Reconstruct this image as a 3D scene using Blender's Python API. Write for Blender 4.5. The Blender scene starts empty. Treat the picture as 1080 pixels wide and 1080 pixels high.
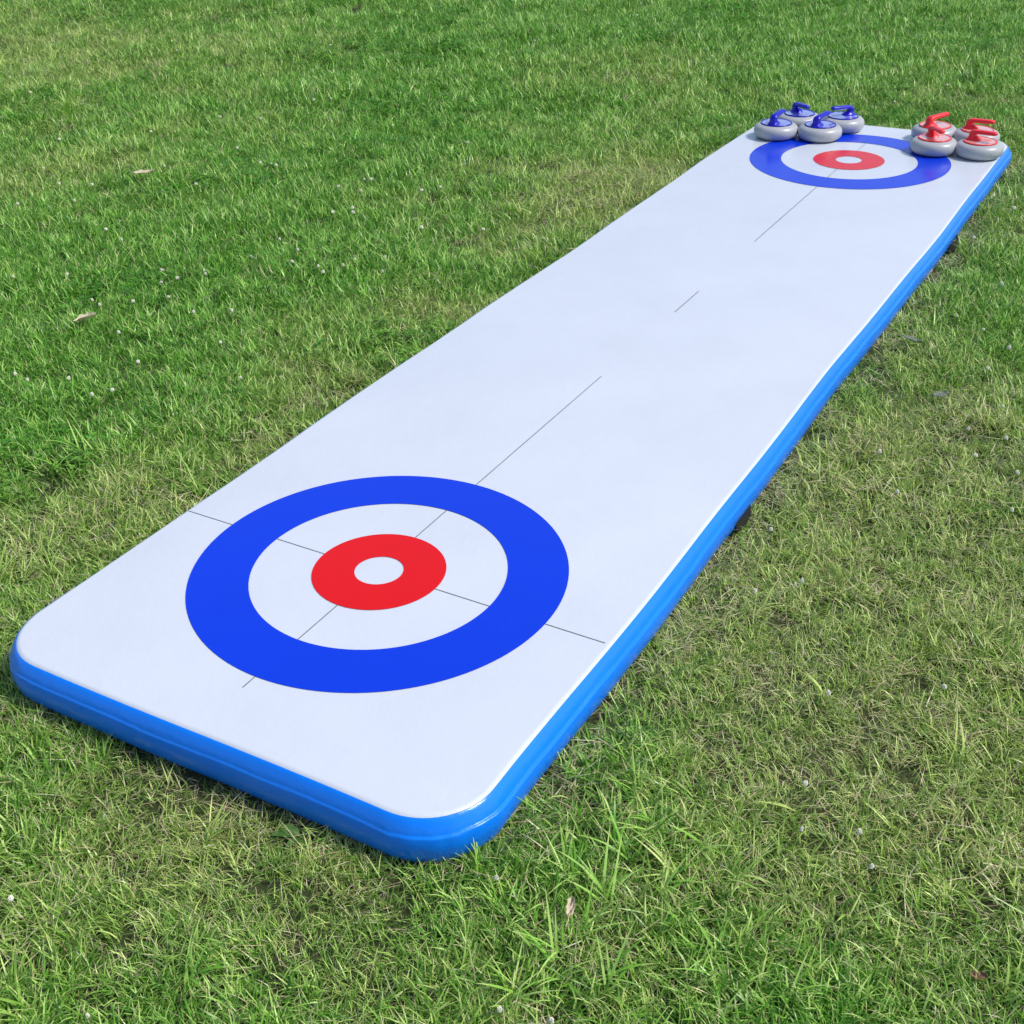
import bpy, bmesh, math, random
import numpy as np
from mathutils import Vector, Matrix

random.seed(7)
rng = np.random.default_rng(7)
C = bpy.context.scene.collection
PI = math.pi
TOP = 0.137                     # height of the flat mat top above the soil

# ------------------------------------------------------------------ camera
F_PX, SIZE = 1313.3, 1080.0
CAM = np.array([1.6893, -2.1676, 1.8351 + TOP])
YAW, PITCH, ROLL = 0.53255, 0.54893, -0.03154


def cam_axes():
    cy, sy, cp, sp = math.cos(YAW), math.sin(YAW), math.cos(PITCH), math.sin(PITCH)
    f = np.array([-sy * cp, cy * cp, -sp])
    r = np.array([cy, sy, 0.0])
    u = np.cross(r, f)
    c, s = math.cos(ROLL), math.sin(ROLL)
    return c * r + s * u, c * u - s * r, f


AX_R, AX_U, AX_F = cam_axes()
cam_data = bpy.data.cameras.new('camera')
cam = bpy.data.objects.new('camera', cam_data)
C.objects.link(cam)
M = Matrix.Identity(4)
for i in range(3):
    M[i][0], M[i][1], M[i][2], M[i][3] = AX_R[i], AX_U[i], -AX_F[i], CAM[i]
cam.matrix_world = M
cam_data.sensor_width = 36
cam_data.lens = F_PX / SIZE * 36
cam_data.clip_start = 0.05
cam_data.clip_end = 2000
bpy.context.scene.camera = cam


def ground_at(px, py, z=0.0):
    """where the sight line through a photograph pixel meets height z"""
    d = AX_F * F_PX + AX_R * (px - 540) - AX_U * (py - 540)
    p = CAM + d * ((z - CAM[2]) / d[2])
    return float(p[0]), float(p[1])


# ------------------------------------------------------------------ materials
def mat_new(name):
    m = bpy.data.materials.new(name)
    m.use_nodes = True
    nt = m.node_tree
    for n in list(nt.nodes):
        nt.nodes.remove(n)
    out = nt.nodes.new('ShaderNodeOutputMaterial')
    return m, nt, out


def node(nt, kind, **kw):
    n = nt.nodes.new(kind)
    for k, v in kw.items():
        if hasattr(n, k):
            setattr(n, k, v)
        else:
            n.inputs[k].default_value = v
    return n


def ramp(nt, stops):
    n = nt.nodes.new('ShaderNodeValToRGB')
    e = n.color_ramp.elements
    while len(e) < len(stops):
        e.new(0.5)
    for i, (p, c) in enumerate(stops):
        e[i].position = p
        e[i].color = (*c, 1) if len(c) == 3 else c
    return n


def mixc(nt, a, b, fac, mode='MIX'):
    n = nt.nodes.new('ShaderNodeMix')
    n.data_type = 'RGBA'
    n.blend_type = mode
    for sock, val in ((n.inputs[0], fac), (n.inputs[6], a), (n.inputs[7], b)):
        if hasattr(val, 'links'):
            nt.links.new(val, sock)
        elif isinstance(val, (int, float)):
            sock.default_value = val
        else:
            sock.default_value = (*val, 1)
    return n.outputs[2]


def math_n(nt, op, a, b=None, clamp=False):
    n = nt.nodes.new('ShaderNodeMath')
    n.operation = op
    n.use_clamp = clamp
    for i, v in enumerate((a, b)):
        if v is None:
            continue
        if hasattr(v, 'links'):
            nt.links.new(v, n.inputs[i])
        else:
            n.inputs[i].default_value = v
    return n.outputs[0]


def vinyl(name, col, rough=0.3, smudge=0.06, bump=0.05, scale=1.0, coat=0.0, ior=1.5, weave=0.0):
    """coated fabric or plastic: faint scuffs in colour, uneven gloss, fine bump"""
    m, nt, out = mat_new(name)
    co = node(nt, 'ShaderNodeTexCoord')
    b = node(nt, 'ShaderNodeBsdfPrincipled')
    b.inputs['IOR'].default_value = ior
    n1 = node(nt, 'ShaderNodeTexNoise', Scale=3.1 * scale, Detail=7.0, Roughness=0.65)
    n2 = node(nt, 'ShaderNodeTexNoise', Scale=41 * scale, Detail=4.0, Roughness=0.6)
    for n in (n1, n2):
        nt.links.new(co.outputs['Object'], n.inputs['Vector'])
    dark = tuple(c * 0.86 for c in col)
    r1 = ramp(nt, [(0.42, (0, 0, 0)), (0.75, (1, 1, 1))])
    nt.links.new(n1.outputs[0], r1.inputs[0])
    c1 = mixc(nt, col, dark, math_n(nt, 'MULTIPLY', r1.outputs[0], smudge * 10))
    r2 = ramp(nt, [(0.60, (0, 0, 0)), (0.74, (1, 1, 1))])
    nt.links.new(n2.outputs[0], r2.inputs[0])
    c2 = mixc(nt, c1, tuple(c * 0.8 for c in col), math_n(nt, 'MULTIPLY', r2.outputs[0], smudge * 3))
    nt.links.new(c2, b.inputs['Base Color'])
    mr = node(nt, 'ShaderNodeMapRange')
    mr.inputs['To Min'].default_value = rough * 0.8
    mr.inputs['To Max'].default_value = rough * 1.35
    nt.links.new(n1.outputs[0], mr.inputs[0])
    nt.links.new(mr.outputs[0], b.inputs['Roughness'])
    bp = node(nt, 'ShaderNodeBump', Strength=bump, Distance=0.01)
    h = math_n(nt, 'ADD', n2.outputs[0], math_n(nt, 'MULTIPLY', n1.outputs[0], 3.0))
    if weave:
        n3 = node(nt, 'ShaderNodeTexNoise', Scale=420.0, Detail=1.0)
        nt.links.new(co.outputs['Object'], n3.inputs['Vector'])
        h = math_n(nt, 'ADD', h, math_n(nt, 'MULTIPLY', n3.outputs[0], weave))
    nt.links.new(h, bp.inputs['Height'])
    nt.links.new(bp.outputs[0], b.inputs['Normal'])
    if coat:
        b.inputs['Coat Weight'].default_value = coat
        b.inputs['Coat Roughness'].default_value = 0.10
        b.inputs['Coat IOR'].default_value = 1.8
    nt.links.new(b.outputs[0], out.inputs[0])
    return m


WHITE = vinyl('white_vinyl', (0.560, 0.605, 0.685), 0.17, 0.035, 0.09, weave=0.25)
BAND = vinyl('sky_blue_vinyl', (0.001, 0.195, 0.88), 0.23, 0.06, 0.12, ior=1.44)
RING_BLUE = vinyl('print_blue', (0.0005, 0.036, 0.60), 0.15, 0.04, 0.05, ior=1.42, weave=0.25)
RING_RED = vinyl('print_red', (0.64, 0.003, 0.003), 0.15, 0.04, 0.05, ior=1.42, weave=0.25)
LINE = vinyl('print_grey', (0.12, 0.125, 0.13), 0.5, 0.03, 0.02)
BLACK = vinyl('black_webbing', (0.004, 0.004, 0.005), 0.9, 0.05, 0.3)
STONE = vinyl('stone_grey_plastic', (0.39, 0.41, 0.435), 0.30, 0.09, 0.08, scale=5)
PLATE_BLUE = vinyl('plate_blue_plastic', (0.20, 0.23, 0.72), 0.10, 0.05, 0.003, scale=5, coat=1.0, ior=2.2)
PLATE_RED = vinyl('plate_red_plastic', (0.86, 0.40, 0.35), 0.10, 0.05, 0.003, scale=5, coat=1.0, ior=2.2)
GRIP_BLUE = vinyl('grip_blue_plastic', (0.006, 0.006, 0.42), 0.22, 0.05, 0.03, scale=5)
GRIP_RED = vinyl('grip_red_plastic', (0.82, 0.018, 0.028), 0.3, 0.05, 0.03, scale=5)


def grass_material():
    m, nt, out = mat_new('grass_blades')
    at = node(nt, 'ShaderNodeAttribute', attribute_name='tone')
    sp = node(nt, 'ShaderNodeSeparateColor')
    nt.links.new(at.outputs['Color'], sp.inputs[0])
    r, g, bl = sp.outputs[0], sp.outputs[1], sp.outputs[2]
    dry = node(nt, 'ShaderNodeAttribute', attribute_name='dry', attribute_type='INSTANCER').outputs['Fac']
    oi = node(nt, 'ShaderNodeObjectInfo')
    green = ramp(nt, [(0.0, (0.020, 0.092, 0.008)), (0.38, (0.082, 0.300, 0.018)),
                      (0.66, (0.230, 0.540, 0.055)), (1.0, (0.60, 0.86, 0.25))])
    k = math_n(nt, 'ADD', math_n(nt, 'MULTIPLY', r, 0.8), math_n(nt, 'MULTIPLY', oi.outputs['Random'], 0.2))
    nt.links.new(k, green.inputs[0])
    olive = ramp(nt, [(0.0, (0.052, 0.135, 0.014)), (0.42, (0.240, 0.415, 0.060)), (0.75, (0.54, 0.69, 0.18)), (1.0, (0.88, 0.92, 0.38))])
    nt.links.new(k, olive.inputs[0])
    c = mixc(nt, green.outputs[0], olive.outputs[0], dry)
    # withered tips on some blades
    tip = math_n(nt, 'MULTIPLY', math_n(nt, 'GREATER_THAN', bl, 0.72), math_n(nt, 'GREATER_THAN', r, 0.62))
    c = mixc(nt, c, (0.62, 0.64, 0.25), math_n(nt, 'MULTIPLY', tip, 0.55))
    straw = ramp(nt, [(0.0, (0.32, 0.27, 0.13)), (0.5, (0.60, 0.55, 0.30)), (1.0, (0.82, 0.79, 0.54))])
    nt.links.new(r, straw.inputs[0])
    c = mixc(nt, c, straw.outputs[0], g)
    b = node(nt, 'ShaderNodeBsdfPrincipled', Roughness=0.36)
    nt.links.new(c, b.inputs['Base Color'])
    b.inputs['Specular IOR Level'].default_value = 0.45
    tr = node(nt, 'ShaderNodeBsdfTranslucent')
    nt.links.new(c, tr.inputs[0])
    mx = node(nt, 'ShaderNodeMixShader')
    mx.inputs[0].default_value = 0.30
    nt.links.new(b.outputs[0], mx.inputs[1])
    nt.links.new(tr.outputs[0], mx.inputs[2])
    nt.links.new(mx.outputs[0], out.inputs[0])
    return m


GRASS = grass_material()


def soil_material():
    m, nt, out = mat_new('soil_and_thatch')
    co = node(nt, 'ShaderNodeNewGeometry')
    n1 = node(nt, 'ShaderNodeTexNoise', Scale=1.1, Detail=6.0)
    n2 = node(nt, 'ShaderNodeTexNoise', Scale=70.0, Detail=6.0, Roughness=0.7)
    for n in (n1, n2):
        nt.links.new(co.outputs['Position'], n.inputs['Vector'])
    a = ramp(nt, [(0.3, (0.022, 0.026, 0.010)), (0.55, (0.048, 0.050, 0.020)), (0.8, (0.13, 0.115, 0.06))])
    nt.links.new(n2.outputs[0], a.inputs[0])
    g = ramp(nt, [(0.35, (0.032, 0.070, 0.012)), (0.7, (0.095, 0.115, 0.032))])
    nt.links.new(n1.outputs[0], g.inputs[0])
    c = mixc(nt, a.outputs[0], g.outputs[0], 0.5)
    b = node(nt, 'ShaderNodeBsdfPrincipled', Roughness=0.9)
    nt.links.new(c, b.inputs['Base Color'])
    bp = node(nt, 'ShaderNodeBump', Strength=0.8, Distance=0.02)
    nt.links.new(n2.outputs[0], bp.inputs['Height'])
    nt.links.new(bp.outputs[0], b.inputs['Normal'])
    nt.links.new(b.outputs[0], out.inputs[0])
    return m


SOIL = soil_material()


def leaf_material(name, cols, translucent=0.25):
    m, nt, out = mat_new(name)
    co = node(nt, 'ShaderNodeTexCoord')
    n = node(nt, 'ShaderNodeTexNoise', Scale=60.0, Detail=5.0)
    nt.links.new(co.outputs['Object'], n.inputs['Vector'])
    r = ramp(nt, [(0.35, cols[0]), (0.65, cols[1])])
    nt.links.new(n.outputs[0], r.inputs[0])
    b = node(nt, 'ShaderNodeBsdfPrincipled', Roughness=0.55)
    nt.links.new(r.outputs[0], b.inputs['Base Color'])
    tr = node(nt, 'ShaderNodeBsdfTranslucent')
    nt.links.new(r.outputs[0], tr.inputs[0])
    mx = node(nt, 'ShaderNodeMixShader')
    mx.inputs[0].default_value = translucent
    nt.links.new(b.outputs[0], mx.inputs[1])
    nt.links.new(tr.outputs[0], mx.inputs[2])
    nt.links.new(mx.outputs[0], out.inputs[0])
    return m


TAN = leaf_material('dry_leaf_tan', ((0.60, 0.50, 0.32), (0.80, 0.72, 0.54)))
BROWN = leaf_material('dry_leaf_brown', ((0.20, 0.11, 0.05), (0.42, 0.28, 0.15)))
GREY_GREEN = leaf_material('leaf_grey_green', ((0.14, 0.18, 0.13), (0.26, 0.31, 0.24)))
WEED = leaf_material('weed_leaf', ((0.06, 0.16, 0.025), (0.13, 0.26, 0.05)))
PETAL = leaf_material('clover_petal', ((0.84, 0.80, 0.62), (0.95, 0.93, 0.85)), 0.10)


# ------------------------------------------------------------------ object helpers
def tag(o, label=None, cat=None, group=None, kind=None):
    for k, v in (('label', label), ('category', cat), ('group', group), ('kind', kind)):
        if v:
            o[k] = v
    return o


def link_mesh(name, verts, faces, mat, parent=None, smooth=True):
    me = bpy.data.meshes.new(name)
    me.from_pydata([tuple(v) for v in verts], [], faces)
    me.materials.append(mat)
    if smooth:
        me.polygons.foreach_set('use_smooth', [True] * len(me.polygons))
    me.update()
    o = bpy.data.objects.new(name, me)
    C.objects.link(o)
    if parent:
        o.parent = parent
    return o


def recalc(o):
    bm = bmesh.new()
    bm.from_mesh(o.data)
    bmesh.ops.recalc_face_normals(bm, faces=bm.faces)
    bm.to_mesh(o.data)
    bm.free()


def empty(name, loc, rz=0):
    o = bpy.data.objects.new(name, None)
    C.objects.link(o)
    o.location = loc
    o.rotation_euler = (0, 0, rz)
    o.empty_display_size = 0.1
    return o


# ------------------------------------------------------------------ the inflatable lane
XL, XR, YN, YF, RC = -0.6645, 0.6640, -0.6995, 4.905, 0.150    # flat part of the top
PHI_B = math.radians(46)        # the white sheet turns this far over the edge, then the blue side strip starts
BEV = 0.016                     # radius of that turn
HALF = TOP / 2 - 0.001          # half the thickness
ARC = (HALF - BEV * (1 - math.cos(PHI_B))) / math.cos(PHI_B)
PA = BEV * math.sin(PHI_B) + 1.0 * ARC * (1 - math.sin(PHI_B))      # how far the side bulges out


def profile(ph):
    """cross-section of the edge: offset outward and height, by the angle of the normal from straight up"""
    if ph <= PHI_B:
        return BEV * math.sin(ph), TOP - BEV * (1 - math.cos(ph))
    if ph <= PI - PHI_B:
        return BEV * math.sin(PHI_B) + 1.0 * ARC * (math.sin(ph) - math.sin(PHI_B)), TOP - HALF + ARC * math.cos(ph)
    t = PI - ph
    return BEV * math.sin(t), TOP - 2 * HALF + BEV * (1 - math.cos(t))


def outline():
    """points and outward normals round the flat top, fine along the sides"""
    pts = []
    cx = [(XR - RC, YN + RC, -90), (XR - RC, YF - RC, 0), (XL + RC, YF - RC, 90), (XL + RC, YN + RC, 180)]
    for i, (x, y, a0) in enumerate(cx):
        for k in range(17):
            a = math.radians(a0 + 90 * k / 16)
            pts.append((x + RC * math.cos(a), y + RC * math.sin(a), math.cos(a), math.sin(a)))
        x2, y2, a2 = cx[(i + 1) % 4]
        a = math.radians(a2)
        nx, ny = math.cos(a), math.sin(a)
        sx, sy = pts[-1][0], pts[-1][1]
        ex, ey = x2 + RC * nx, y2 + RC * ny
        n = max(4, int(math.hypot(ex - sx, ey - sy) / 0.04))
        for k in range(1, n):
            t = k / n
            pts.append((sx + (ex - sx) * t, sy + (ey - sy) * t, nx, ny))
    # the long sides are never ruler-straight
    return [(x + 0.0045 * math.sin(y * 2.3 + (0.6 if x > 0 else 2.0)) + 0.0020 * math.sin(y * 6.1 + x), y + 0.003 * math.sin(x * 5), nx, ny)
            for x, y, nx, ny in pts]


OUT = outline()


def wob(i, amp):
    s = i * 0.04
    return amp * (math.sin(s * 5.1 + 1) + 0.7 * math.sin(s * 11.7 + 2) + 0.5 * math.sin(s * 23 + 0.4)) / 2.2


def sweep(phis, bulge, close_cap=False):
    verts, faces, n = [], [], len(OUT)
    for ph in phis:
        off, z = profile(ph)
        for i, (x, y, nx, ny) in enumerate(OUT):
            e = bulge(ph, i)
            a = off + e * math.sin(ph)
            verts.append((x + nx * a, y + ny * a, z + e * math.cos(ph)))
    for j in range(len(phis) - 1):
        for i in range(n):
            k = (i + 1) % n
            faces.append((j * n + i, j * n + k, (j + 1) * n + k, (j + 1) * n + i))
    if close_cap:
        faces.append(tuple(range(n - 1, -1, -1)))
    return verts, faces


lane = empty('inflatable_curling_lane', (0, 0, 0))
tag(lane, 'long white inflatable curling lane with bright blue sides lying on the lawn', 'inflatable lane')

v, f = sweep([PHI_B * k / 8 for k in range(9)], lambda p, i: wob(i, 0.0010) * (p / PHI_B), True)
sheet = link_mesh('top_sheet', v, f, WHITE, lane)
recalc(sheet)


def band_bulge(ph, i):
    d = math.degrees(ph)
    k = 0.30 + 0.70 * max(0.0, OUT[i][2])          # the overlap is thickest along the right side
    e = 0.0003 + 0.0012 * min(1, (d - 46) / 4) + wob(i, 0.0012)
    if abs(OUT[i][2] * OUT[i][3]) > 0.05:          # puckers where the strip is bent round a corner
        e += 0.0011 * math.sin(i * 2.3) * min(1, (d - 46) / 10)
    c = 75 + wob(i * 1.7, 2.0)
    if d > c - 5:                      # the lower strip is glued over the upper one: a raised seam
        e += k * 0.0054 * min(1, (d - c + 5) / 2.6)
    if d > c:
        e -= k * 0.0044 * min(1, (d - c) / 24)
    return e


ph = [math.degrees(PHI_B) - 1, math.degrees(PHI_B)] + [47, 48, 50, 53, 56, 59] + \
     [62 + k for k in range(32)] + [96 + 6 * k for k in range(15)]
v, f = sweep([math.radians(p) for p in ph], lambda p, i: band_bulge(p, i) if p >= PHI_B - 1e-6 else -0.001)
band = link_mesh('side_band', v, f, BAND, lane)
recalc(band)


def annulus(name, r0, r1, cy, z, mat, label, n=160):
    vs, fs = [], []
    for k in range(n):
        a = 2 * PI * k / n
        for r in (r0, r1):
            vs.append((r * math.cos(a), cy + r * math.sin(a), z))
    for k in range(n):
        j = (k + 1) % n
        fs.append((2 * k, 2 * k + 1, 2 * j + 1, 2 * j))
    o = link_mesh(name, vs, fs, mat, lane, smooth=False)
    o['label'] = label
    return o


YD = 4.203
annulus('outer_ring', 0.340, 0.500, 0, TOP + 0.0016, RING_BLUE, 'blue outer ring of the near target')
annulus('inner_ring', 0.065, 0.1775, 0, TOP + 0.0016, RING_RED, 'red inner ring of the near target')
annulus('outer_ring', 0.340, 0.500, YD, TOP + 0.0016, RING_BLUE, 'blue outer ring of the far target')
annulus('inner_ring', 0.065, 0.1775, YD, TOP + 0.0016, RING_RED, 'red inner ring of the far target')


def strip(name, segs, label):
    vs, fs = [], []
    for (x0, y0, x1, y1, w) in segs:
        L = math.hypot(x1 - x0, y1 - y0)
        nx, ny = -(y1 - y0) / L * w / 2, (x1 - x0) / L * w / 2
        b = len(vs)
        vs += [(x0 + nx, y0 + ny, TOP + 0.0008), (x1 + nx, y1 + ny, TOP + 0.0008),
               (x1 - nx, y1 - ny, TOP + 0.0008), (x0 - nx, y0 - ny, TOP + 0.0008)]
        fs.append((b, b + 1, b + 2, b + 3))
    o = link_mesh(name, vs, fs, LINE, lane, smooth=False)
    recalc(o)
    o['label'] = label


W = 0.0028
strip('centre_line', [(-0.006, -0.545, -0.005, -0.17, W)], 'thin grey centre line in front of the near target')
strip('centre_line', [(-0.004, 0.17, 0.0, 1.33, W)], 'thin grey centre line from the near target up the lane')
strip('centre_line', [(0.0, 1.962, 0.0, 2.20, W * 1.15)], 'short thin grey dash at mid lane')
strip('centre_line', [(-0.004, 2.836, -0.006, YD - 0.17, W * 1.15)], 'thin grey centre line leading to the far target')
strip('centre_line', [(-0.008, YD + 0.17, -0.01, YD + 0.42, W)], 'thin grey centre line behind the far target')
strip('tee_line', [(XL, 0.0, -0.17, -0.002, W)], 'thin grey cross line left of the near target')
strip('tee_line', [(0.17, -0.003, XR - 0.001, -0.006, W)], 'thin grey cross line right of the near target')


def carry_strap(y0, half, stand, label):
    """flat black webbing loop standing off the lower side"""
    vs, fs = [], []
    n = 20
    for k in range(n + 1):
        t = -1 + 2 * k / n
        out = 0.002 + stand * (1 - abs(t) ** 4)
        x = XR + PA * 0.92 + out
        z = 0.044 - 0.008 * (1 - t * t)
        for dx, dz in ((0, 0.017), (0.004, 0.016), (0.010, -0.017), (0.006, -0.018)):
            vs.append((x + dx, y0 + t * half, z + dz))
    for k in range(n):
        for q in range(4):
            a, b = 4 * k + q, 4 * k + (q + 1) % 4
            fs.append((a, b, b + 4, a + 4))
    fs += [(3, 2, 1, 0), (4 * n, 4 * n + 1, 4 * n + 2, 4 * n + 3)]
    o = link_mesh('carry_strap', vs, fs, BLACK, lane, smooth=False)
    recalc(o)
    o['label'] = label
    # blue reinforcing patches that hold the loop
    for s in (-1, 1):
        vs, fs = [], []
        for a in range(7):
            y = y0 + s * half + (-0.035 + 0.07 * a / 6)
            for b in range(6):
                p = math.radians(94 + 8 * b)
                e = 0.0052 - 0.0012 * (abs(a - 3) == 3)
                off, z = profile(p)
                vs.append((XR + off + e * math.sin(p), y, z + e * math.cos(p)))
        for a in range(6):
            for b in range(5):
                i = a * 6 + b
                fs.append((i, i + 1, i + 7, i + 6))
        recalc(link_mesh('strap_patch', vs, fs, BAND, o))


carry_strap(0.83, 0.060, 0.004, 'black carry strap on the right side, nearer one')
carry_strap(3.45, 0.080, 0.016, 'black carry strap on the right side, farther one')


# ------------------------------------------------------------------ curling stones
def lathe(profile, n=56):
    vs, fs = [], []
    rows = []
    for r, z in profile:
        if r < 1e-6:
            rows.append([len(vs)])
            vs.append((0, 0, z))
        else:
            rows.append(list(range(len(vs), len(vs) + n)))
            vs += [(r * math.cos(2 * PI * k / n), r * math.sin(2 * PI * k / n), z) for k in range(n)]
    for a, b in zip(rows, rows[1:]):
        for k in range(n):
            j = (k + 1) % n
            if len(a) == 1:
                fs.append((a[0], b[k], b[j]))
            elif len(b) == 1:
                fs.append((a[k], b[0], a[j]))
            else:
                fs.append((a[k], b[k], b[j], a[j]))
    return vs, fs


def loft(sections, cap=True):
    """sections: lists of equally many points, joined into one closed skin"""
    n = len(sections[0])
    vs = [p for s in sections for p in s]
    fs = []
    for j in range(len(sections) - 1):
        for i in range(n):
            k = (i + 1) % n
            fs.append((j * n + i, j * n + k, (j + 1) * n + k, (j + 1) * n + i))
    if cap:
        fs.append(tuple(range(n))[::-1])
        fs.append(tuple((len(sections) - 1) * n + i for i in range(n)))
    return vs, fs


def ring_pts(c, ax, ay, ru, rv, n=16, p=2.6):
    """super-ellipse section round c in the plane of ax, ay"""
    o = []
    for k in range(n):
        t = 2 * PI * k / n
        ct, st = math.cos(t), math.sin(t)
        a = ru * math.copysign(abs(ct) ** (2 / p), ct)
        b = rv * math.copysign(abs(st) ** (2 / p), st)
        o.append(tuple(Vector(c) + Vector(ax) * a + Vector(ay) * b))
    return o


def make_stone(kind, plate_mat, grip_mat):
    root = empty('curling_stone', (0, 0, 0))
    R, H = 0.118, 0.084
    prof = [(0.0, 0.0015), (0.062, 0.0015), (0.068, 0.0), (0.080, 0.001)]
    for k in range(15):                                   # round belly
        a = -80 + 155 * k / 14
        ca, sa = math.cos(math.radians(a)), math.sin(math.radians(a))
        prof.append((0.082 + (R - 0.082) * ca, 0.0415 + 0.0405 * math.copysign(abs(sa) ** 0.85, sa)))
    prof += [(0.086, 0.0835), (0.0835, 0.0830), (0.0, 0.0830)]
    v, f = lathe(prof)
    body = link_mesh('body', v, f, STONE, root)
    recalc(body)
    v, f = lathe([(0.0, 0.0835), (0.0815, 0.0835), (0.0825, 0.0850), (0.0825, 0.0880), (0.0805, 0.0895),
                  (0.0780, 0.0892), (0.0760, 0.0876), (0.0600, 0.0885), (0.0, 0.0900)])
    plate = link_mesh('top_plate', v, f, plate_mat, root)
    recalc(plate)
    v, f = lathe([(0.0762, 0.0880), (0.0775, 0.0900), (0.0805, 0.0904), (0.0830, 0.0886), (0.0835, 0.0850), (0.0815, 0.0850)])
    rim = link_mesh('rim', v, f, grip_mat, plate)
    recalc(rim)
    # goose-neck handle: flared foot, leaning neck, long flat grip
    X, Y, Z = (1, 0, 0), (0, 1, 0), (0, 0, 1)
    secs = []
    for x, z, ru, rv in ((-0.036, 0.0875, 0.040, 0.031), (-0.036, 0.0910, 0.039, 0.030), (-0.037, 0.0960, 0.032, 0.027),
                         (-0.040, 0.1010, 0.026, 0.023), (-0.043, 0.1070, 0.0220, 0.0195)):
        secs.append(ring_pts((x, 0, z), X, Y, ru, rv))
    for x, z, ang, ru, rv in ((-0.0445, 0.1150, 25, 0.0190, 0.0170), (-0.042, 0.1235, 55, 0.0155, 0.0155),
                              (-0.031, 0.1282, 78, 0.0115, 0.0138), (-0.014, 0.1305, 86, 0.0105, 0.0138),
                              (0.016, 0.1325, 87, 0.0100, 0.0140), (0.046, 0.1340, 87, 0.0098, 0.0140),
                              (0.070, 0.1352, 87, 0.0094, 0.0132), (0.079, 0.1356, 87, 0.0080, 0.0112),
                              (0.083, 0.1358, 87, 0.0050, 0.0075)):
        a = math.radians(ang)
        ax = (math.cos(a), 0, -math.sin(a))
        secs.append(ring_pts((x, 0, z), ax, Y, ru, rv * 1.22, p=3.2))
    v, f = loft(secs)
    h = link_mesh('handle', v, f, grip_mat, root)
    recalc(h)
    h.data.transform(Matrix.Translation((0, 0, 0.0875)) @ Matrix.Diagonal((1, 1, 1.14, 1)) @ Matrix.Translation((0, 0, -0.0875)))
    for part in (body, plate, rim, h):            # squat: wider than tall
        part.data.transform(Matrix.Diagonal((1, 1, 0.87, 1)))
    return root


def copy_tree(o, parent=None):
    c = o.copy()
    C.objects.link(c)
    c.parent = parent
    for ch in list(o.children):
        copy_tree(ch, c)
    return c


VR = Vector((0.958, 0.285))          # to the right as seen from the near end, and away
VA = Vector((-0.285, 0.958))
stones = [
    ('blue', -0.461, 4.389, 70, 'leftmost grey curling stone with blue handle, at the far left corner of the lane'),
    ('blue', -0.413, 4.633, -58, 'grey blue-handled curling stone behind two others, grip sloping down to the right'),
    ('blue', -0.236, 4.447, 62, 'grey blue-handled curling stone standing on the edge of the far blue ring, handle pointing away'),
    ('blue', -0.180, 4.670, 218, 'rightmost blue-handled grey curling stone, its grip pointing left'),
    ('red', 0.317, 4.671, 42, 'back left red-handled grey curling stone with its grip pointing up and away'),
    ('red', 0.374, 4.422, -70, 'grey red-handled curling stone standing on the far blue ring, grip toward the viewer'),
    ('red', 0.535, 4.668, -28, 'grey red-handled curling stone at the back, behind the one nearest the lane edge'),
    ('red', 0.596, 4.447, -35, 'grey red-handled curling stone nearest the right edge of the lane'),
]
protos = {}
for kind, x, y, th, lab in stones:
    if kind not in protos:
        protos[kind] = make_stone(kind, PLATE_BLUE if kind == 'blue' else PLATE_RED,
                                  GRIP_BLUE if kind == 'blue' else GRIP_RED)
        o = protos[kind]
    else:
        o = copy_tree(protos[kind])
    p = Vector((x, y)) + VA * 0.088 + VR * 0.0
    d = VR * math.cos(math.radians(th)) + VA * math.sin(math.radians(th))
    o.location = (p.x, p.y, TOP + 0.0018)
    o.rotation_euler = (0, 0, math.atan2(d.y, d.x))
    tag(o, lab, 'curling stone', 'curling stones at the far end of the lane')


# ------------------------------------------------------------------ ground
def vnoise(x, y, scale, seed):
    """smooth value noise on arrays"""
    r = np.random.default_rng(seed).random((256, 256))
    u, w = np.asarray(x) * scale + 1000, np.asarray(y) * scale + 1000
    iu, iw = np.floor(u).astype(int), np.floor(w).astype(int)
    fu, fw = u - iu, w - iw
    fu, fw = fu * fu * (3 - 2 * fu), fw * fw * (3 - 2 * fw)
    g = lambda a, b: r[a % 256, b % 256]
    return (g(iu, iw) * (1 - fu) + g(iu + 1, iw) * fu) * (1 - fw) + (g(iu, iw + 1) * (1 - fu) + g(iu + 1, iw + 1) * fu) * fw


def mat_distance(x, y):
    """distance outside the lane's footprint, negative inside"""
    x0, x1, y0, y1 = XL - PA, XR + PA, YN - PA, YF + PA
    r = RC + PA
    qx = np.abs(x - (x0 + x1) / 2) - (x1 - x0) / 2 + r
    qy = np.abs(y - (y0 + y1) / 2) - (y1 - y0) / 2 + r
    return np.hypot(np.maximum(qx, 0), np.maximum(qy, 0)) + np.minimum(np.maximum(qx, qy), 0) - r


def ground_z(x, y):
    h = (vnoise(x, y, 0.55, 1) - 0.5) * 0.06 + (vnoise(x, y, 2.3, 2) - 0.5) * 0.022
    k = np.clip(mat_distance(x, y) / 0.9, 0, 1)
    return h * k * k * (3 - 2 * k)


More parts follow.
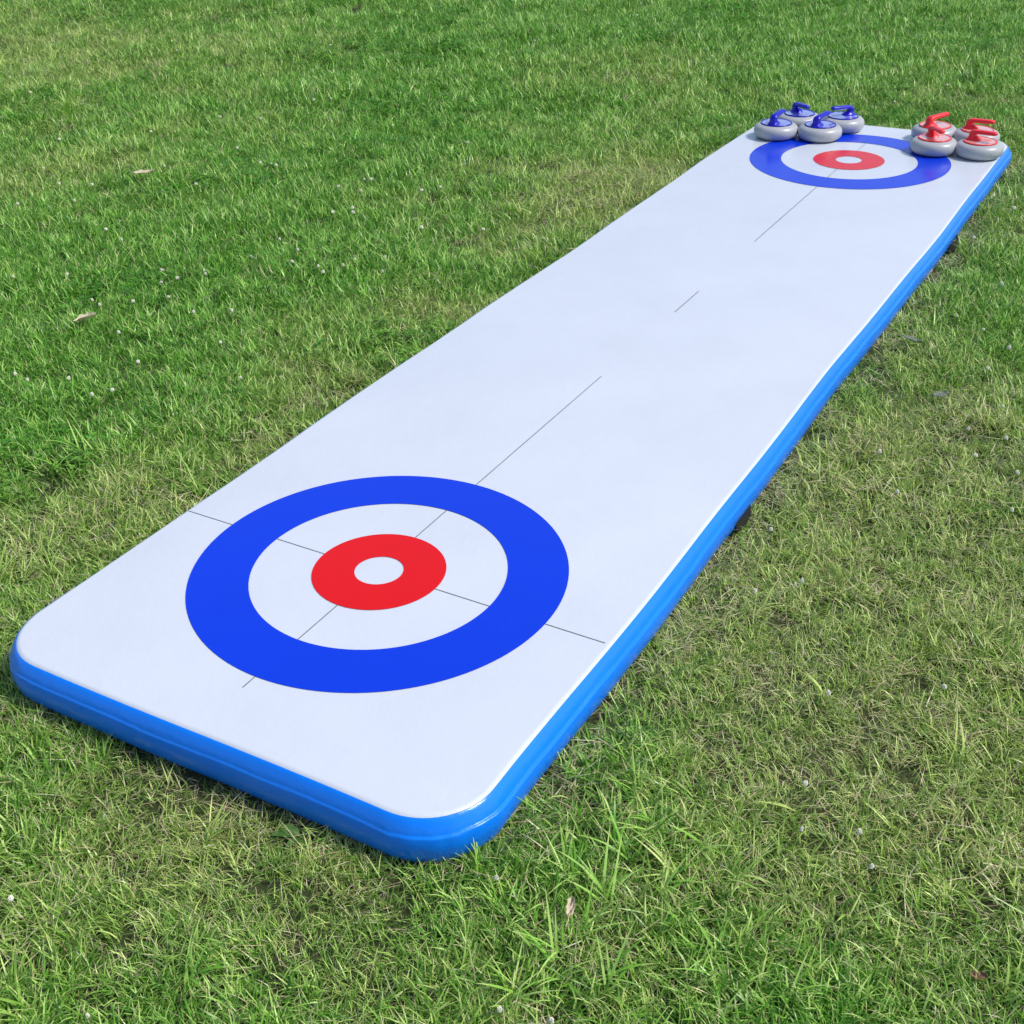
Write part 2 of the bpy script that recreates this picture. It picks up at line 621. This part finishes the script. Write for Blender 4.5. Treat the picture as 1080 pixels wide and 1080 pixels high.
ax_x = np.concatenate([-np.geomspace(400, 14, 14), np.linspace(-13.6, 7, 230), np.geomspace(7.5, 400, 15)])
ax_y = np.concatenate([-np.geomspace(400, 4.5, 15), np.linspace(-4.3, 15, 230), np.geomspace(15.5, 400, 14)])
gx, gy = np.meshgrid(ax_x, ax_y)
gz = ground_z(gx, gy) - 0.004
nx_, ny_ = len(ax_x), len(ax_y)
gv = np.stack([gx.ravel(), gy.ravel(), gz.ravel()], 1)
gf = [(j * nx_ + i, j * nx_ + i + 1, (j + 1) * nx_ + i + 1, (j + 1) * nx_ + i) for j in range(ny_ - 1) for i in range(nx_ - 1)]
tag(link_mesh('ground', gv, gf, SOIL), 'soil and thatch under the lawn', 'ground', kind='structure')


# ------------------------------------------------------------------ grass
class Blades:
    def __init__(self):
        self.v, self.f, self.t = [], [], []

    def blade(self, root, az, L, w, lean, curl, tone, dry=0.0, segs=4, twist=0.0):
        p = np.array(root, float)
        d2 = np.array([math.cos(az), math.sin(az)])
        b0 = len(self.v)
        for k in range(segs + 1):
            s = k / segs
            th = lean + curl * s
            wd = w * (1 - s ** 2.2) * (0.75 + 0.25 * min(1, s * 4)) / 2
            sa = az + PI / 2 + twist * s
            sd = np.array([math.cos(sa), math.sin(sa), 0.25 * math.sin(twist + az * 3)])
            if k < segs:
                for q in (-1, 1):
                    self.v.append(p + sd * wd * q)
                    self.t.append((tone, dry, s, 1))
            else:
                self.v.append(p.copy())
                self.t.append((tone, dry, s, 1))
            st = L / segs
            p = p + np.array([d2[0] * math.sin(th), d2[1] * math.sin(th), math.cos(th)]) * st
            p[2] = max(p[2], 0.004)
        for k in range(segs - 1):
            a = b0 + 2 * k
            self.f.append((a, a + 1, a + 3, a + 2))
        a = b0 + 2 * (segs - 1)
        self.f.append((a, a + 1, a + 2))

    def leaflet(self, c, az, L, w, tilt, tone):
        """broad oval leaflet, folded a little along its midrib"""
        b0 = len(self.v)
        d = np.array([math.cos(az) * math.cos(tilt), math.sin(az) * math.cos(tilt), math.sin(tilt)])
        s = np.array([-math.sin(az), math.cos(az), 0])
        for k, (t, q) in enumerate(((0, 0.05), (0.35, 0.8), (0.7, 1.0), (1.0, 0.45))):
            for sg in (-1, 0, 1):
                self.v.append(np.array(c) + d * L * t + s * w / 2 * q * sg + np.array([0, 0, 0.12 * w * abs(sg)]))
                self.t.append((tone, 0.0, 0.3, 1))
        for k in range(3):
            for q in range(2):
                a = b0 + 3 * k + q
                self.f.append((a, a + 1, a + 4, a + 3))

    def build(self, name):
        me = bpy.data.meshes.new(name)
        me.from_pydata([tuple(p) for p in self.v], [], self.f)
        me.materials.append(GRASS)
        at = me.attributes.new('tone', 'FLOAT_COLOR', 'POINT')
        at.data.foreach_set('color', np.array(self.t, dtype=np.float32).ravel())
        me.polygons.foreach_set('use_smooth', [True] * len(me.polygons))
        me.update()
        return bpy.data.objects.new(name, me)       # a source shape for the lawn, never linked by itself


U = random.uniform
sources = []


def lawn_tuft(n, rad, lmin, lmax, wmin, wmax, dry_share, flat):
    B = Blades()
    base = U(0, 2 * PI)
    for _ in range(n):
        a, r = U(0, 2 * PI), rad * math.sqrt(random.random())
        az = base + random.gauss(0, 1.3)
        lean = abs(random.gauss(0.35, 0.30)) + flat * U(0.2, 1.1)
        dry = 1.0 if random.random() < dry_share else 0.0
        B.blade((r * math.cos(a), r * math.sin(a), U(0, 0.006)), az, U(lmin, lmax) * (0.85 if dry else 1), U(wmin, wmax) * (0.75 if dry else 1),
                lean, U(0.1, 1.5), random.random(), dry, 4, U(-0.9, 0.9))
    return B


for k in range(5):    # 0-4 ordinary lawn
    sources.append(lawn_tuft(25, 0.050, 0.026, 0.076, 0.0022, 0.0050, 0.03, 0.35).build('lawn_tuft'))
for k in range(4):    # 5-8 tired lawn, straw mixed in
    sources.append(lawn_tuft(25, 0.055, 0.026, 0.078, 0.0019, 0.0042, 0.15, 0.65).build('tired_tuft'))
for k in range(3):    # 9-11 flat straw
    B = Blades()
    for _ in range(16):
        a, r = U(0, 2 * PI), 0.06 * math.sqrt(random.random())
        B.blade((r * math.cos(a), r * math.sin(a), U(0.004, 0.028)), U(0, 2 * PI), U(0.03, 0.095), U(0.0014, 0.003),
                U(1.15, 1.6), U(-0.3, 0.5), random.random(), 1.0 if random.random() < 0.8 else 0.0, 4, U(-1, 1))
    sources.append(B.build('straw_tuft'))
for k in range(3):    # 12-14 long broad blades
    B = Blades()
    base = U(0, 6)
    for _ in range(9):
        B.blade((U(-.02, .02), U(-.02, .02), 0.004), base + random.gauss(0, 1.1), U(0.09, 0.17), U(0.0045, 0.0075),
                U(0.35, 0.9), U(0.4, 1.2), U(0.45, 1.0), 0.0, 6, U(-0.6, 0.6))
    sources.append(B.build('long_tuft'))
for k in range(3):    # 15-17 clover leaves
    B = Blades()
    for _ in range(9):
        a, r = U(0, 2 * PI), 0.055 * math.sqrt(random.random())
        x, y, z = r * math.cos(a), r * math.sin(a), U(0.022, 0.045)
        B.blade((x * 0.8, y * 0.8, 0), a, z, 0.0014, 0.2, 0.1, 0.4, 0, 3)
        az0, tn, L = U(0, 2 * PI), U(0.08, 0.5), U(0.007, 0.011)
        for q in range(3):
            B.leaflet((x, y, z), az0 + q * 2 * PI / 3, L, L * 0.95, U(-0.1, 0.35), tn)
    sources.append(B.build('clover_tuft'))

# where the lawn is dry or lush: read off the photograph, laid out on the ground in metres
blobs = []
for px, py, s, a in [(880, 690, .35, .8), (760, 640, .4, .3), (640, 215, .8, .5), (540, 120, .9, .25), (40, 40, 1.3, .8), (170, 75, .8, .5),
                     (1010, 200, .8, .4), (960, 470, .35, .5), (1010, 900, .3, .6), (860, 850, .3, .45), (720, 240, .5, .3), (780, 90, .8, .3),
                     (480, 310, .5, .4), (330, 440, .35, .4), (250, 850, .25, .4), (640, 760, .3, .35), (40, 540, .3, .3), (420, 960, .25, .3),
                     (250, 75, .7, .3), (50, 200, .5, .3), (980, 640, .35, .4), (1050, 730, .3, .4), (840, 540, .3, .4),
                     (300, 150, 1.0, -.45), (90, 270, .8, -.4), (200, 400, .6, -.5), (930, 30, 1.4, -.5), (990, 580, .2, -.4), (1040, 330, .5, -.45),
                     (870, 760, .15, -.3), (60, 380, .5, -.4), (560, 40, 1.2, -.3), (400, 250, .7, -.35), (700, 20, 1.0, -.3), (330, 60, 1.0, -.4)]:
    x, y = ground_at(px, py)
    blobs.append((x, y, s, a))


def dryness(x, y):
    d = 0.15 + 0.85 * (vnoise(x, y, 0.8, 3) - 0.5) + 0.75 * (vnoise(x, y, 2.7, 4) - 0.5) + 0.40 * (vnoise(x, y, 7.0, 5) - 0.5)
    for bx, by, s, a in blobs:
        d = d + a * np.exp(-((x - bx) ** 2 + (y - by) ** 2) / (2 * s * s))
    # right of the lane and at its near end the lawn is more worn
    d = d + 0.15 / (1 + np.exp(-(x - 0.7) * 4)) + 0.09 / (1 + np.exp((y + 0.6) * 4))
    return d


H_F = np.array([AX_F[0], AX_F[1]]) / math.hypot(AX_F[0], AX_F[1])
H_R = np.array([H_F[1], -H_F[0]])
P = []
for d0, d1, rho, sc in ((0.5, 3.0, 1500, 0.86), (3.0, 5.0, 1150, 0.95), (5.0, 8.0, 800, 1.08), (8.0, 11.5, 520, 1.25), (11.5, 18.0, 300, 1.5)):
    half = 0.42 * math.hypot(d1, CAM[2]) + 0.9 + 0.10 * d1
    n = int((d1 - d0) * 2 * half * rho)
    d = rng.uniform(d0, d1, n)
    l = rng.uniform(-half, half, n)
    keep = np.abs(l) < 0.42 * np.hypot(d, CAM[2]) + 0.9 + 0.10 * d
    d, l = d[keep], l[keep]
    P.append(np.stack([CAM[0] + H_F[0] * d + H_R[0] * l, CAM[1] + H_F[1] * d + H_R[1] * l, np.full(len(d), sc)], 1))
P = np.concatenate(P)
md = mat_distance(P[:, 0], P[:, 1])
P = P[md > -0.022]
x, y, sc = P.T
md = mat_distance(x, y)
n = len(x)
dr = dryness(x, y)
u = rng.random(n)
kind = rng.integers(0, 5, n)
kind = np.where(u < np.clip(0.15 + 0.75 * dr, 0.05, 0.9), rng.integers(5, 9, n), kind)
u = rng.random(n)
kind = np.where(u < np.clip(0.03 + 0.30 * (dr - 0.35), 0.015, 0.26), rng.integers(9, 12, n), kind)
u = rng.random(n)
clv = vnoise(x, y, 1.3, 8) + 0.5 * (vnoise(x, y, 5.0, 9) - 0.5)
kind = np.where((u < np.clip((clv - 0.55) * 1.1, 0.0, 0.30)) & (dr < 0.55) & (np.hypot(x - CAM[0], y - CAM[1]) > 2.6), rng.integers(15, 18, n), kind)
u = rng.random(n)
kind = np.where(u < (0.010 + 0.03 * (vnoise(x, y, 2.0, 10) > 0.66)) * np.clip(1.5 - 0.35 * np.hypot(x - CAM[0], y - CAM[1]), 0.06, 1), rng.integers(12, 15, n), kind)
rim = np.clip(1 - md / 0.11, 0, 1) * (0.4 + 0.9 * vnoise(x, y, 4.0, 14))
kind = np.where(rng.random(n) < 0.55 * rim, rng.integers(9, 12, n), kind)
size = sc * rng.uniform(0.70, 1.25, n) * (0.62 + 0.5 * vnoise(x, y, 3.2, 11) + 0.30 * vnoise(x, y, 9.0, 12))
size *= np.where(dr > 0.6, 0.88, 1.0)
size = np.where((kind >= 12) & (kind < 15), np.minimum(size, 0.8), size)
size *= np.where(rng.random(n) < 0.45 * rim, 0.3, 1.0)                        # trodden beside the lane
rot = np.stack([rng.normal(0, 0.14, n), rng.normal(0, 0.14, n), rng.uniform(0, 2 * PI, n)], 1)
dry_c = np.clip(dr + rng.normal(0, 0.16, n), 0, 1)
pts = np.stack([x, y, ground_z(x, y)], 1)

# long coarse grass by the near corner
ex = [ground_at(px, py) for px, py in ((600, 925), (640, 950), (655, 905), (690, 880), (610, 990), (585, 1010), (735, 900), (770, 930), (700, 940),
                                       (745, 1010), (760, 1040), (640, 1040), (60, 500), (90, 480), (200, 1040), (540, 1060))]
pts = np.concatenate([pts, [(a, b, 0.0) for a, b in ex]])
kind = np.concatenate([kind, [12 + i % 3 for i in range(len(ex))]])
size = np.concatenate([size, rng.uniform(0.75, 1.0, len(ex))])
rot = np.concatenate([rot, np.stack([np.zeros(len(ex)), np.zeros(len(ex)), rng.uniform(0, 6.28, len(ex))], 1)])
dry_c = np.concatenate([dry_c, rng.uniform(0, 0.25, len(ex))])

gm = bpy.data.meshes.new('grass')
gm.vertices.add(len(pts))
gm.vertices.foreach_set('co', pts.astype(np.float32).ravel())
for nm, tp, fld, arr in (('rot', 'FLOAT_VECTOR', 'vector', rot), ('siz', 'FLOAT', 'value', size), ('knd', 'INT', 'value', kind), ('dry', 'FLOAT', 'value', dry_c)):
    a = gm.attributes.new(nm, tp, 'POINT')
    a.data.foreach_set(fld, np.asarray(arr, dtype=np.int32 if tp == 'INT' else np.float32).ravel())
gm.materials.append(GRASS)
gm.update()
grass = bpy.data.objects.new('grass', gm)
C.objects.link(grass)
tag(grass, 'short mown green lawn grass with yellowed patches, straw and clover leaves', 'grass', kind='stuff')

ng = bpy.data.node_groups.new('lawn', 'GeometryNodeTree')
ng.interface.new_socket('Geometry', in_out='INPUT', socket_type='NodeSocketGeometry')
ng.interface.new_socket('Geometry', in_out='OUTPUT', socket_type='NodeSocketGeometry')
gi = ng.nodes.new('NodeGroupInput')
go = ng.nodes.new('NodeGroupOutput')
ins = ng.nodes.new('GeometryNodeInstanceOnPoints')
join = ng.nodes.new('GeometryNodeGeometryToInstance')
for s in reversed(sources):
    oi = ng.nodes.new('GeometryNodeObjectInfo')
    oi.inputs['Object'].default_value = s
    ng.links.new(oi.outputs['Geometry'], join.inputs[0])


def named(nm, tp):
    a = ng.nodes.new('GeometryNodeInputNamedAttribute')
    a.data_type = tp
    a.inputs[0].default_value = nm
    return a.outputs[0]


ng.links.new(gi.outputs[0], ins.inputs['Points'])
ng.links.new(join.outputs[0], ins.inputs['Instance'])
ins.inputs['Pick Instance'].default_value = True
ng.links.new(named('knd', 'INT'), ins.inputs['Instance Index'])
ng.links.new(named('rot', 'FLOAT_VECTOR'), ins.inputs['Rotation'])
ng.links.new(named('siz', 'FLOAT'), ins.inputs['Scale'])
ng.links.new(ins.outputs[0], go.inputs[0])
md_ = grass.modifiers.new('lawn', 'NODES')
md_.node_group = ng


# ------------------------------------------------------------------ small things in the lawn
def clover_head():
    vs, fs = [], []
    for k in range(46):                                    # a ball of small upright florets
        t = (k + 0.5) / 46
        el = math.asin(1 - 1.55 * t)
        az = k * 2.39996
        d = Vector((math.cos(el) * math.cos(az), math.cos(el) * math.sin(az), math.sin(el)))
        s = d.cross(Vector((0, 0, 1)))
        s = s.normalized() if s.length > 1e-3 else Vector((1, 0, 0))
        w = d.cross(s)
        b = len(vs)
        c = Vector((0, 0, 0.057))
        for r, q in ((0.002, 0.0012), (0.0066, 0.0027), (0.0090, 0.0015)):
            for sx, wx in ((1, 0), (-0.5, 0.87), (-0.5, -0.87)):
                vs.append(c + d * r * random.uniform(0.7, 1.25) + s * q * sx + w * q * wx)
        for a in (0, 3):
            for q in range(3):
                j = (q + 1) % 3
                fs.append((b + a + q, b + a + j, b + a + 3 + j, b + a + 3 + q))
        fs.append((b + 6, b + 7, b + 8))
    return vs, fs


v, f = clover_head()
flower = link_mesh('clover_flower', v, f, PETAL, smooth=False)
st_v, st_f = loft([ring_pts((0.004 * math.sin(t * 2), 0, 0.058 * t - 0.004), (1, 0, 0), (0, 1, 0), 0.0010, 0.0010, 6, 2) for t in (0, .25, .5, .75, 1)])
stem = link_mesh('stem', st_v, st_f, WEED, flower)
spots = [(12, 85), (30, 100), (62, 145), (75, 290), (98, 318), (110, 322), (172, 284), (172, 297), (215, 285), (218, 288), (210, 333), (181, 312), (190, 295),
         (257, 400), (148, 382), (27, 398), (70, 400), (95, 413), (116, 409), (275, 172), (287, 172), (289, 174), (355, 196), (375, 220), (370, 225), (352, 225),
         (382, 188), (396, 188), (381, 201), (313, 265), (308, 280), (338, 287), (338, 293), (375, 277), (365, 282), (295, 252), (171, 285), (175, 173),
         (160, 137), (232, 120), (180, 14), (290, 13), (318, 18), (349, 48), (185, 55), (248, 155), (276, 123), (100, 195), (66, 192), (79, 210), (43, 176),
         (110, 240), (131, 253), (447, 200), (466, 200), (441, 240), (505, 242), (405, 275), (403, 285), (495, 152), (530, 75), (560, 45), (642, 28), (672, 18),
         (520, 18), (750, 60), (800, 20), (870, 60), (940, 110), (1000, 90), (1040, 170), (1060, 300), (1060, 367), (1035, 391), (1057, 432), (1022, 455), (1056, 470),
         (1030, 484), (921, 477), (930, 345), (1006, 333), (1040, 350), (985, 280), (1030, 250), (1065, 220), (842, 622), (791, 630), (845, 615), (880, 734), (1000, 724),
         (815, 560), (793, 540), (441, 912), (520, 930), (527, 1058), (839, 874), (911, 871), (575, 1071), (12, 950), (98, 1060), (850, 830), (912, 905),
         (14, 395), (140, 320), (1075, 500), (1070, 545), (950, 520), (8, 290), (125, 350), (232, 365), (240, 330), (260, 270), (20, 215), (205, 195), (330, 105), (415, 130)]
first = True
for px, py in spots:
    gx_, gy_ = ground_at(px + U(-2, 2), py + U(-1, 1), 0.05)
    if mat_distance(np.array(gx_), np.array(gy_)) < 0.03:
        continue
    if first:
        o, first = flower, False
    else:
        o = flower.copy()
        C.objects.link(o)
        s = stem.copy()
        C.objects.link(s)
        s.parent = o
    o.location = (gx_, gy_, float(ground_z(np.array(gx_), np.array(gy_))))
    o.rotation_euler = (U(-0.3, 0.3), U(-0.3, 0.3), U(0, 6))
    k = U(0.42, 0.72) * (0.85 if py > 500 else 1.1 if py > 250 else 1.45)
    o.scale = (k, k, U(0.85, 1.1))
    tag(o, 'small white clover flower head in the short grass', 'clover flower', 'white clover flowers dotted over the lawn')


def make_leaf(name, px, py, L, w, rz, curl, mat, label, z=0.034, cat='leaf'):
    """one leaf: pointed oval blade, curled and cupped, solid, with a stalk"""
    x, y = ground_at(px, py, z)
    nu, nv = 14, 8
    vs, fs = [], []
    rr = random.Random(px)
    for side in (0, 1):
        for i in range(nu + 1):
            t = i / nu
            hw = w / 2 * (math.sin(PI * min(1, t * 0.97 + 0.02)) ** 0.75) * (1 + 0.16 * math.sin(t * 19 + px))
            for j in range(nv + 1):
                q = -1 + 2 * j / nv
                zz = curl * (q * q * hw * 0.9 + 0.25 * L * (t - 0.5) ** 2 * 2) + 0.002 * math.sin(t * 13 + q * 4) + 0.0022 * math.sin(q * 9 + t * 5)
                vs.append(((t - 0.5) * L, q * hw, zz - 0.0006 * side))
    m = (nu + 1) * (nv + 1)
    for i in range(nu):
        for j in range(nv):
            a = i * (nv + 1) + j
            fs.append((a, a + nv + 1, a + nv + 2, a + 1))
            fs.append((m + a, m + a + 1, m + a + nv + 2, m + a + nv + 1))
    o = link_mesh(name, vs, fs, mat)
    st = loft([ring_pts((-L / 2 - 0.02 * t, 0.004 * t * t, 0.25 * L * curl * 0.5 - 0.006 * t), (0, 1, 0), (0, 0, 1), 0.0009, 0.0009, 6, 2) for t in (-0.3, 0, 0.5, 1)])
    link_mesh('stalk', st[0], st[1], mat, o)
    o.location = (x, y, z + float(ground_z(np.array(x), np.array(y))))
    o.rotation_euler = (rr.uniform(-.25, .25), rr.uniform(-.25, .25), rz)
    tag(o, label, cat)
    return o


make_leaf('dry_leaf', 90, 337, 0.095, 0.075, 0.75, 0.5, TAN, 'pale tan curled dead leaf on green grass left of the lane', 0.062)
make_leaf('dry_leaf', 602, 957, 0.046, 0.018, 1.9, 0.9, TAN, 'narrow pale dead leaf in grass in front of the near right corner', 0.050)
make_leaf('dry_leaf', 152, 181, 0.12, 0.035, 0.5, 0.5, TAN, 'long thin straw-coloured leaf in the grass far left', 0.065)
make_leaf('dry_leaf', 1033, 1026, 0.034, 0.017, 0.2, 0.8, BROWN, 'small reddish brown dead leaf in the grass at bottom right', 0.034)
make_leaf('weed_leaf', 962, 358, 0.080, 0.042, -0.2, 0.25, GREY_GREEN, 'flat grey-green broad leaf lying in grass right of the lane', 0.045)
make_leaf('weed_leaf', 992, 417, 0.055, 0.030, 0.5, 0.3, GREY_GREEN, 'small dark grey-green leaf in the grass right of the lane', 0.036)


def rosette(px, py, n, L, label):
    x, y = ground_at(px, py, 0.02)
    root = empty('plantain', (x, y, 0.0), U(0, 6))
    for k in range(n):
        vs, fs = [], []
        nu, nv = 9, 4
        LL = L * U(0.7, 1.1)
        for side in (0, 1):
            for i in range(nu + 1):
                t = i / nu
                hw = LL * 0.17 * (0.12 + math.sin(PI * min(1, t ** 0.8)) ** 0.9) * (1 if t < 1 else 0.1)
                for j in range(nv + 1):
                    q = -1 + 2 * j / nv
                    vs.append((0.005 + t * LL, q * hw, 0.012 + LL * (0.55 * t - 0.45 * t * t) + abs(q) * hw * 0.35 - 0.0006 * side))
        m = (nu + 1) * (nv + 1)
        for i in range(nu):
            for j in range(nv):
                a = i * (nv + 1) + j
                fs.append((a, a + nv + 1, a + nv + 2, a + 1))
                fs.append((m + a, m + a + 1, m + a + nv + 2, m + a + nv + 1))
        o = link_mesh('leaf', vs, fs, WEED, root)
        o.rotation_euler = (0, 0, k * 2.4 + U(-.3, .3))
    tag(root, label, 'weed')


rosette(318, 880, 6, 0.06, 'broad-leaved green weed in the grass against the front edge of the lane')

# ------------------------------------------------------------------ daylight
EL, AZ = math.radians(52), math.radians(72)       # AZ: from +Y towards +X (to the right, a little behind)
sun_d = bpy.data.lights.new('sun', 'SUN')
sun_d.energy = 2.3
sun_d.angle = math.radians(9)
sun_d.color = (1.0, 0.955, 0.88)
sun = bpy.data.objects.new('sun', sun_d)
C.objects.link(sun)
to_sun = Vector((math.sin(AZ) * math.cos(EL), math.cos(AZ) * math.cos(EL), math.sin(EL)))
sun.rotation_euler = to_sun.to_track_quat('Z', 'Y').to_euler()
sun.location = (0, 0, 20)

wd = bpy.data.worlds.new('World')
bpy.context.scene.world = wd
wd.use_nodes = True
nt = wd.node_tree
bg = nt.nodes['Background']
sky = nt.nodes.new('ShaderNodeTexSky')
sky.sky_type = 'NISHITA'
sky.sun_disc = False
sky.sun_elevation = EL
sky.sun_rotation = AZ
sky.air_density = 1.0
sky.dust_density = 2.0
sky.ozone_density = 1.0
nt.links.new(sky.outputs[0], bg.inputs[0])
bg.inputs[1].default_value = 0.115

sc_ = bpy.context.scene
sc_.view_settings.view_transform = 'Standard'
sc_.view_settings.look = 'None'
sc_.view_settings.exposure = 0.54
sc_.view_settings.gamma = 1.0
sc_.render.engine = 'CYCLES'
sc_.cycles.max_bounces = 5
sc_.cycles.diffuse_bounces = 3
sc_.cycles.transmission_bounces = 3
sc_.cycles.use_denoising = True
